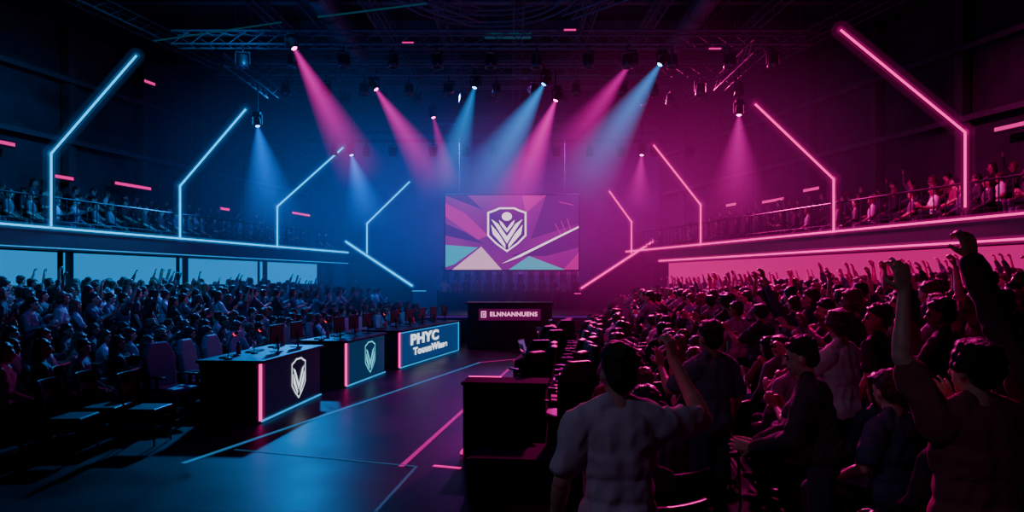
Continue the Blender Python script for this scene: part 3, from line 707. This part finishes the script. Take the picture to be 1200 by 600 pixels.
def hmesh(prims,voxel,name,smooth_it=2,decimate=None,infl=0.0,mats=PM,folds=0.0):
    b=B(); n=14
    for q in prims:
        if q[0]=='c':
            a,e,ra,rb=Vector(q[1]),Vector(q[2]),q[3]+infl,q[4]+infl; d=(e-a); ln=d.length; d.normalize(); u=d.orthogonal().normalized(); t=d.cross(u)
            rings=[]
            for k in range(1,5): th=math.pi/2*k/4; rings.append((a-d*ra*math.cos(th),ra*math.sin(th)))
            for k in range(0,4): th=math.pi/2*k/4; rings.append((e+d*rb*math.sin(th),rb*math.cos(th)))
            vs=[a-d*ra]
            for c,r in rings:
                for i in range(n): an=2*math.pi*i/n; vs.append(c+u*(math.cos(an)*r)+t*(math.sin(an)*r))
            vs.append(e+d*rb); m=len(rings)
        else:
            c=q[1];Rm=q[2];r=q[3]+infl; m=9; vs=[Vector(Rm@np.array((0,0,-r[2]))+c)]
            for k in range(1,m+1):
                th=math.pi*k/(m+1)
                for i in range(n):
                    an=2*math.pi*i/n; vs.append(Vector(Rm@np.array((r[0]*math.sin(th)*math.cos(an),r[1]*math.sin(th)*math.sin(an),-r[2]*math.cos(th)))+c))
            vs.append(Vector(Rm@np.array((0,0,r[2]))+c))
        fs=[(0,1+(i+1)%n,1+i) for i in range(n)]
        for k in range(m-1):
            for i in range(n): fs.append((1+k*n+i,1+k*n+(i+1)%n,1+(k+1)*n+(i+1)%n,1+(k+1)*n+i))
        top=1+m*n; fs+=[(1+(m-1)*n+i,1+(m-1)*n+(i+1)%n,top) for i in range(n)]
        b.add(vs,fs)
    o=b.obj("tmp",[]); md=o.modifiers.new("r",'REMESH'); md.mode='VOXEL'; md.voxel_size=voxel
    if smooth_it:
        sm=o.modifiers.new("s",'SMOOTH'); sm.factor=0.5; sm.iterations=smooth_it
    if decimate:
        dm=o.modifiers.new("d",'DECIMATE'); dm.ratio=decimate
    C.view_layer.update()
    me=D.meshes.new_from_object(o.evaluated_get(C.evaluated_depsgraph_get())); D.objects.remove(o); me.name=name
    nf=len(me.polygons); cen=np.empty(nf*3); me.polygons.foreach_get("center",cen); cen=cen.reshape(-1,3)
    best=np.full(nf,1e9); idx=np.zeros(nf,int)
    for q in prims:
        if q[0]=='c':
            ab=q[2]-q[1]; t=np.clip(((cen-q[1])@ab)/max(1e-9,ab@ab),0,1); dist=np.linalg.norm(cen-q[1]-t[:,None]*ab,axis=1)-(q[3]+(q[4]-q[3])*t)
        else:
            lc=((cen-q[1])@q[2])/q[3]; l=np.linalg.norm(lc,axis=1); dist=(l-1)*np.min(q[3])
        if q[5] in (1,3,5,6): dist=dist-0.003
        s=dist<best; best[s]=dist[s]; idx[s]=q[5]
    if folds:
        sh=np.zeros(len(me.vertices),bool)
        for f_,ii in zip(me.polygons,idx):
            if ii==1:
                for v_ in f_.vertices: sh[v_]=True
        nv=[v.normal.copy() for v in me.vertices]
        for v_,nn in zip(me.vertices,nv):
            if not sh[v_.index]: continue
            co=v_.co
            a_=mnoise.noise(Vector((co.x*9+co.z*5,co.y*9,co.z*6-co.x*6)))
            c_=mnoise.noise(Vector((co.x*22-co.z*9,co.y*20,co.z*9+3)))
            v_.co=co+nn*(folds*(1-abs(a_)*2.6)+folds*0.45*c_)
    me.materials.clear()
    for m_ in mats: me.materials.append(m_)
    me.polygons.foreach_set("material_index",idx.astype('i')); me.polygons.foreach_set("use_smooth",[True]*nf); me.update()
    return me
variants=[('down','down',False,'short','short',"standing spectator with arms at the sides"),
 ('up','up2',False,'short','short',"standing spectator in a short-sleeved shirt, both arms raised"),
 ('down','up',False,'long','long',"standing long-haired spectator with one arm raised"),
 ('clap','clap',False,'short','long',"standing spectator in long sleeves clapping"),
 ('mid','clap',False,'curly','short',"standing curly-haired spectator with hands held before the chest"),
 ('up2','mid',False,'short','long',"standing cheering spectator with one arm up"),
 ('lap','lap',True,'short','short',"seated spectator with hands on the lap"),
 ('clap','clap',True,'long','short',"seated long-haired spectator clapping"),
 ('lap','up',True,'short','long',"seated spectator with one arm raised"),
 ('lap','mid',True,'curly','long',"seated curly-haired spectator with one hand lifted"),
 ('down','clap',False,'long','short',"standing long-haired spectator with one hand at the chest"),
 ('up','down',False,'curly','short',"standing curly-haired spectator with one fist raised"),
 ('lap','lap',True,'long','long',"seated long-haired spectator in long sleeves"),
 ('mid','mid',False,'short','short',"standing spectator turning aside with both hands lifted")]
HI=[];LO=[]
for i,v in enumerate(variants):
    h=human(v[0],v[1],v[2],v[3],v[4],head_yaw=random.uniform(-.6,.6),head_tilt=random.uniform(-.15,.1),lean=random.uniform(0,.1),rf=1.3,curlL=random.choice([.25,.6,1.0]),curlR=random.choice([.25,.5,1.0]),slim=random.uniform(.92,1.1))
    HI.append(hmesh(h.p,0.0105,"person_body",1,folds=0.010))
    LO.append(hmesh(h.p,0.026,"person_low",0,0.28))
crowd=[]; chair_spots=[]
def face(x,y,tx,ty): return math.atan2(ty-y,tx-x)-math.pi/2
heroes_xy=[(0.47,2.95),(1.9,2.8),(2.38,2.95),(1.78,4.0),(1.45,5.0)]
def clear(x,y,r=0.55): return all((x-a)**2+(y-c)**2>r*r for a,c in heroes_xy)
for k_ in range(0,11):
    d=7.2
    while d<26.5:
        x=XL(d)-RW*k_-0.05+random.uniform(-.15,.15)
        if x>L(d)-0.3 and not (x>-3.3):
            z=zL(k_) if k_<10 else zL(9); seat=k_<=2; v=random.choice([6,6,7,9,12]) if seat else random.choices([0,1,2,3,4,5,10,11,13],[4,1.4,1.4,2,2,1.4,3,1.2,2])[0]
            rz=face(x,d,0,d+4+random.uniform(-3,4))
            crowd.append((x,d,z,rz,v,random.uniform(.90,1.0)))
            if seat: chair_spots.append((x,d,z,rz))
        d+=random.uniform(.50,.64)
for k_ in range(0,13):
    d=7.2 if k_>2 else 3.6
    while d<27:
        x=XR(d)+RW*k_+0.42+random.uniform(-.15,.15)
        if x<R_(d)+0.4 and clear(x,d):
            z=zR(min(k_,11)); seat=(k_==0) or (k_==1 and d<14) or (k_==2 and d<8)
            if seat: v=random.choice([6,7,7,9,12])
            else: v=random.choices([0,1,2,3,4,5,10,11,13],[2.5,3.5,2.2,2,2,2.8,1.5,2.5,1.5] if d>9 and k_>2 else [4,.0,.0,3,2,0,3,0,2])[0]
            rz=face(x,d,-1,d+7+random.uniform(-3,4))
            crowd.append((x,d,z,rz,v,random.uniform(.90,1.0)))
            if seat: chair_spots.append((x,d,z,rz))
        d+=random.uniform(.52,.66)
for px,d,v in ((985,4.9,4),(1035,5.4,0),(1110,5.2,3),(1180,5.6,0),(1060,6.3,10),(1150,6.5,1),(1000,6.5,13),(1100,6.9,4)):
    x=(px-600)/F*d; kk=max(0,int((x-XR(d))/RW)); crowd.append((x,d,zR(kk),face(x,d,-1,d+5),v,random.uniform(.93,1.0)))
for fn,sg,d1 in ((L,-1,32),(R_,1,30)):
    for off,zb in ((0.98,3.1),(2.48,3.45),(3.6,3.85)):
        d=12.5
        while d<d1:
            if random.random()<0.93:
                x=fn(d)+sg*(off+0.08); crowd.append((x,d,zb,face(x,d,0,d+3),random.choice([6,6,7,9,8,12] if sg>0 else [6,6,7,9,12]),random.uniform(.95,1.02)))
            d+=random.uniform(.5,.7)
for r in range(2):
    x=-3.1
    while x<3.1:
        crowd.append((x,(31.2 if r==0 else 32.2),0.9 if r==0 else 1.7,math.pi+random.uniform(-.3,.3),0,random.uniform(.75,.8))) ; x+=0.5
vis=[c for c in crowd if -60<600+F*c[0]/c[1]<1260]
vis.sort(key=lambda c:c[1])
near=vis[:290]; far=vis[290:]
for x,y,z,rz,v,s in near:
    o=D.objects.new("person",HI[v]); col.objects.link(o); o.location=(x,y,z); o.rotation_euler=(0,0,rz); u=random.uniform(.94,1.08); o.scale=(s*u,s*u,s)
    o["label"]=variants[v][5]; o["category"]="person"; o["group"]="spectators in the stands"
VV=[];LFs=[];MI=[];off=0;cache=[]
for me in LO:
    me.calc_loop_triangles(); co=np.empty(len(me.vertices)*3); me.vertices.foreach_get("co",co); tri=np.empty(len(me.loop_triangles)*3,'i'); me.loop_triangles.foreach_get("vertices",tri)
    mi=np.empty(len(me.loop_triangles),'i'); me.loop_triangles.foreach_get("material_index",mi); cache.append((co.reshape(-1,3),tri.reshape(-1,3),mi))
for x,y,z,rz,v,s in far:
    co,tri,mi=cache[v]; c_,s_=math.cos(rz),math.sin(rz); Rm=np.array(((c_,-s_,0),(s_,c_,0),(0,0,1)))
    VV.append(co@Rm.T*s+np.array((x,y,z))); LFs.append(tri+off); MI.append(mi); off+=len(co)
VV=np.concatenate(VV);LFs=np.concatenate(LFs);MI=np.concatenate(MI)
me=D.meshes.new("distant_crowd"); me.vertices.add(len(VV)); me.vertices.foreach_set("co",VV.ravel())
me.loops.add(len(LFs)*3); me.loops.foreach_set("vertex_index",LFs.ravel().astype('i')); me.polygons.add(len(LFs))
me.polygons.foreach_set("loop_start",np.arange(0,len(LFs)*3,3,dtype='i'))
for m_ in PM: me.materials.append(m_)
me.polygons.foreach_set("material_index",MI); me.polygons.foreach_set("use_smooth",[True]*len(LFs)); me.update(calc_edges=True); me.validate()
o=D.objects.new("distant_crowd",me); col.objects.link(o); o["kind"]="stuff"; o["label"]="packed mass of distant spectators filling the stands"; o["category"]="crowd"
root=make_stack_chair(); first=True
cs=[c for c in chair_spots if 0<600+F*c[0]/c[1]<1200 and c[1]<15]
for (x,y,z,rz) in cs:
    f=Vector((-math.sin(rz),math.cos(rz)))
    loc=(x-f.x*0.02,y-f.y*0.02,z)
    if first: root.location=loc; root.rotation_euler=(0,0,rz); first=False
    else: copy_tree(root,loc,rz)
for (x,y,rz) in [(-5.35,8.3,-1.5),(-5.35,9.0,-1.5),(-6.0,7.4,-1.5),(-4.75,8.9,-1.6)]:
    copy_tree(root,(x,y,0),rz)
for (px,d) in ((1010,2.6),(1110,2.2),(1190,2.3)):
    x=(px-600)/F*d; kk=max(0,int((x-XR(d))/RW)); copy_tree(root,(x,d,zR(kk)),0.3)
# ---- hero people
def hero(h,loc,rz,label,s=1.0,shirt=None,skin=None,hairc=(0.008,0.007,0.006),voxel=0.0075):
    mats=list(PM)
    if skin: mats[0]=mat("skin_tone",skin,0.5,noise=0.08,scale=20)
    if shirt: mats[1]=mat("shirt_cotton",shirt,0.9,noise=0.15,scale=5,bump=0.2)
    body=[q for q in h.p if q[5]!=3]; sh=[q for q in h.p if q[5]==1]; hr=[q for q in h.p if q[5]==3]
    o=D.objects.new("person",hmesh(body,voxel,"person_body",2,mats=mats)); col.objects.link(o)
    o.location=loc; o.rotation_euler=(0,0,rz); o.scale=(s,)*3; o["label"]=label; o["category"]="person"
    if sh:
        so=D.objects.new("shirt",hmesh(sh,voxel*1.2,"shirt",3,infl=0.009,mats=mats,folds=0.010)); col.objects.link(so); so.parent=o
    if hr:
        m3=mat("hair_strands",hairc,0.55,noise=0.5,scale=60,bump=0.9); mm=list(mats); mm[3]=m3
        ho=D.objects.new("hair",hmesh(hr,voxel,"hair",1,infl=0.002,mats=mm)); col.objects.link(ho); ho.parent=o
    return o
ARM['h1']=((.42,.13,1.40),(.30,.20,1.66),(-.12,.12,1),(-.6,.8,.1))
h=human('down','h1',False,'short','short',head_yaw=0.15,rf=1.0,curlR=1.1,slim=0.92); hero(h,(0.46,2.95,0.09),0.05,"man in a grey t-shirt with one bent arm raised",0.99,(0.4,0.38,0.43),(0.42,0.24,0.17))
ARM['h2']=((.27,.08,1.68),(.23,.12,1.95),(.05,.1,1),(0,1,0))
h=human('h2','mid',False,'curly','short',head_yaw=0.2,rf=1.0,curlL=.5); hero(h,(1.90,2.8,zR(1)-0.02),0.1,"dark-haired person in a red t-shirt with one arm raised high",0.98,(0.2,0.05,0.06),(0.5,0.3,0.2))
ARM['h3']=((.22,.10,1.69),(.30,.14,1.94),(.1,.1,1),(0,1,0))
h=human('h3','up2',False,'short','long',rf=1.0,curlL=.9); hero(h,(2.38,2.95,zR(2)),0.1,"cheering person in a dark long-sleeved top, arms raised",1.02,(0.05,0.03,0.04),(0.5,0.3,0.2))
ARM['h4']=((.27,.12,1.17),(.06,.40,1.10),(-.15,.95,.25),(-1,0,0))
h=human('h4','h4',False,'short','long',head_yaw=0.1,lean=0.2,rf=1.0); hero(h,(1.82,4.0,zR(1)),math.radians(62),"man in a dark long-sleeved shirt clapping, seen in profile",0.92,(0.04,0.035,0.045),(0.45,0.27,0.2))
h=human('mid','down',False,'short','short',rf=1.1); hero(h,(1.45,5.0,zR(0)),math.radians(25),"standing man in a dark t-shirt with one hand lifted",0.97,(0.08,0.1,0.14),(0.35,0.2,0.14))
# ---------------------------------------------------------------- added fill lights without fixtures
def spot(name,loc,tgt,e_,c,ang=60,blend=0.8,r=0.3):
    ld=D.lights.new(name,'SPOT'); ld.energy=e_; ld.color=c; ld.spot_size=math.radians(ang); ld.spot_blend=blend; ld.shadow_soft_size=r
    o=D.objects.new(name,ld); col.objects.link(o); o.location=loc; o.rotation_euler=(Vector(tgt)-Vector(loc)).to_track_quat('-Z','Y').to_euler(); return o
BLUE=(0.0,0.16,1.0); CYN=(0.0,0.31,1.0); PNK=(1.0,0.0,0.36); PUR=(0.6,0.0,0.9)
spot("crowd_fill",(-3.0,9,9),(-8,17,1),1300,BLUE,80)  # added fill and rim spots for the stands
spot("crowd_fill",(-7.5,26,8.6),(-10,13,1),16000,CYN,56)
spot("crowd_fill",(3.5,9,9),(7,17,1),2000,PNK,80)
spot("crowd_fill",(5.0,26,8.6),(7,12,1),22000,PNK,64)
spot("crowd_fill",(-2.0,24,8.6),(5.5,12,1),2600,(0.1,0.2,1.0),44)
spot("crowd_fill",(0,24,8.6),(-7.5,14,1),1200,(0.8,0.0,0.6),44)
spot("aisle_fill",(-2.0,13,9),(-2.2,16,0),1300,BLUE,40)  # added spots colouring the aisle floor and desks
spot("aisle_fill",(-2.5,8,8),(-4.6,11.5,0.8),300,BLUE,40)
spot("aisle_fill",(0.5,22,9),(-0.3,13,0),6500,PUR,34)
spot("stage_fill",(-2.5,29,8.5),(-5,37,3),2600,BLUE,110)  # added spots tinting the wall behind the stage
spot("stage_fill",(3,29,8.5),(4.5,37,3),2000,PUR,110)
spot("near_fill",(4.8,13.5,8.0),(2.2,3.5,1.4),3600,PNK,40)  # added out of view to light the foreground figures
spot("near_fill",(-1.5,6,7.5),(3.0,6.5,1),260,PNK,60)
spot("near_fill",(-4,-1,7),(0.4,3,1.3),230,(0.55,0.45,0.9),30)
spot("balcony_fill",(4,15,9.2),(11,15.5,4),3200,PNK,80)  # added to brighten the balconies and upper walls
spot("balcony_fill",(-5,16,9.2),(-13,19,4),4500,CYN,80)
spot("ceiling_fill",(-7,17,5.5),(-4,19,10),420,BLUE,130)  # uplights added in mid-air to lift the dark ceiling rigging
spot("ceiling_fill",(6,16,5.5),(4,19,10),240,(1,0,0.4),130)
spot("ceiling_fill",(0,12,6.5),(0,18,10),420,(0.1,0.15,1),130)
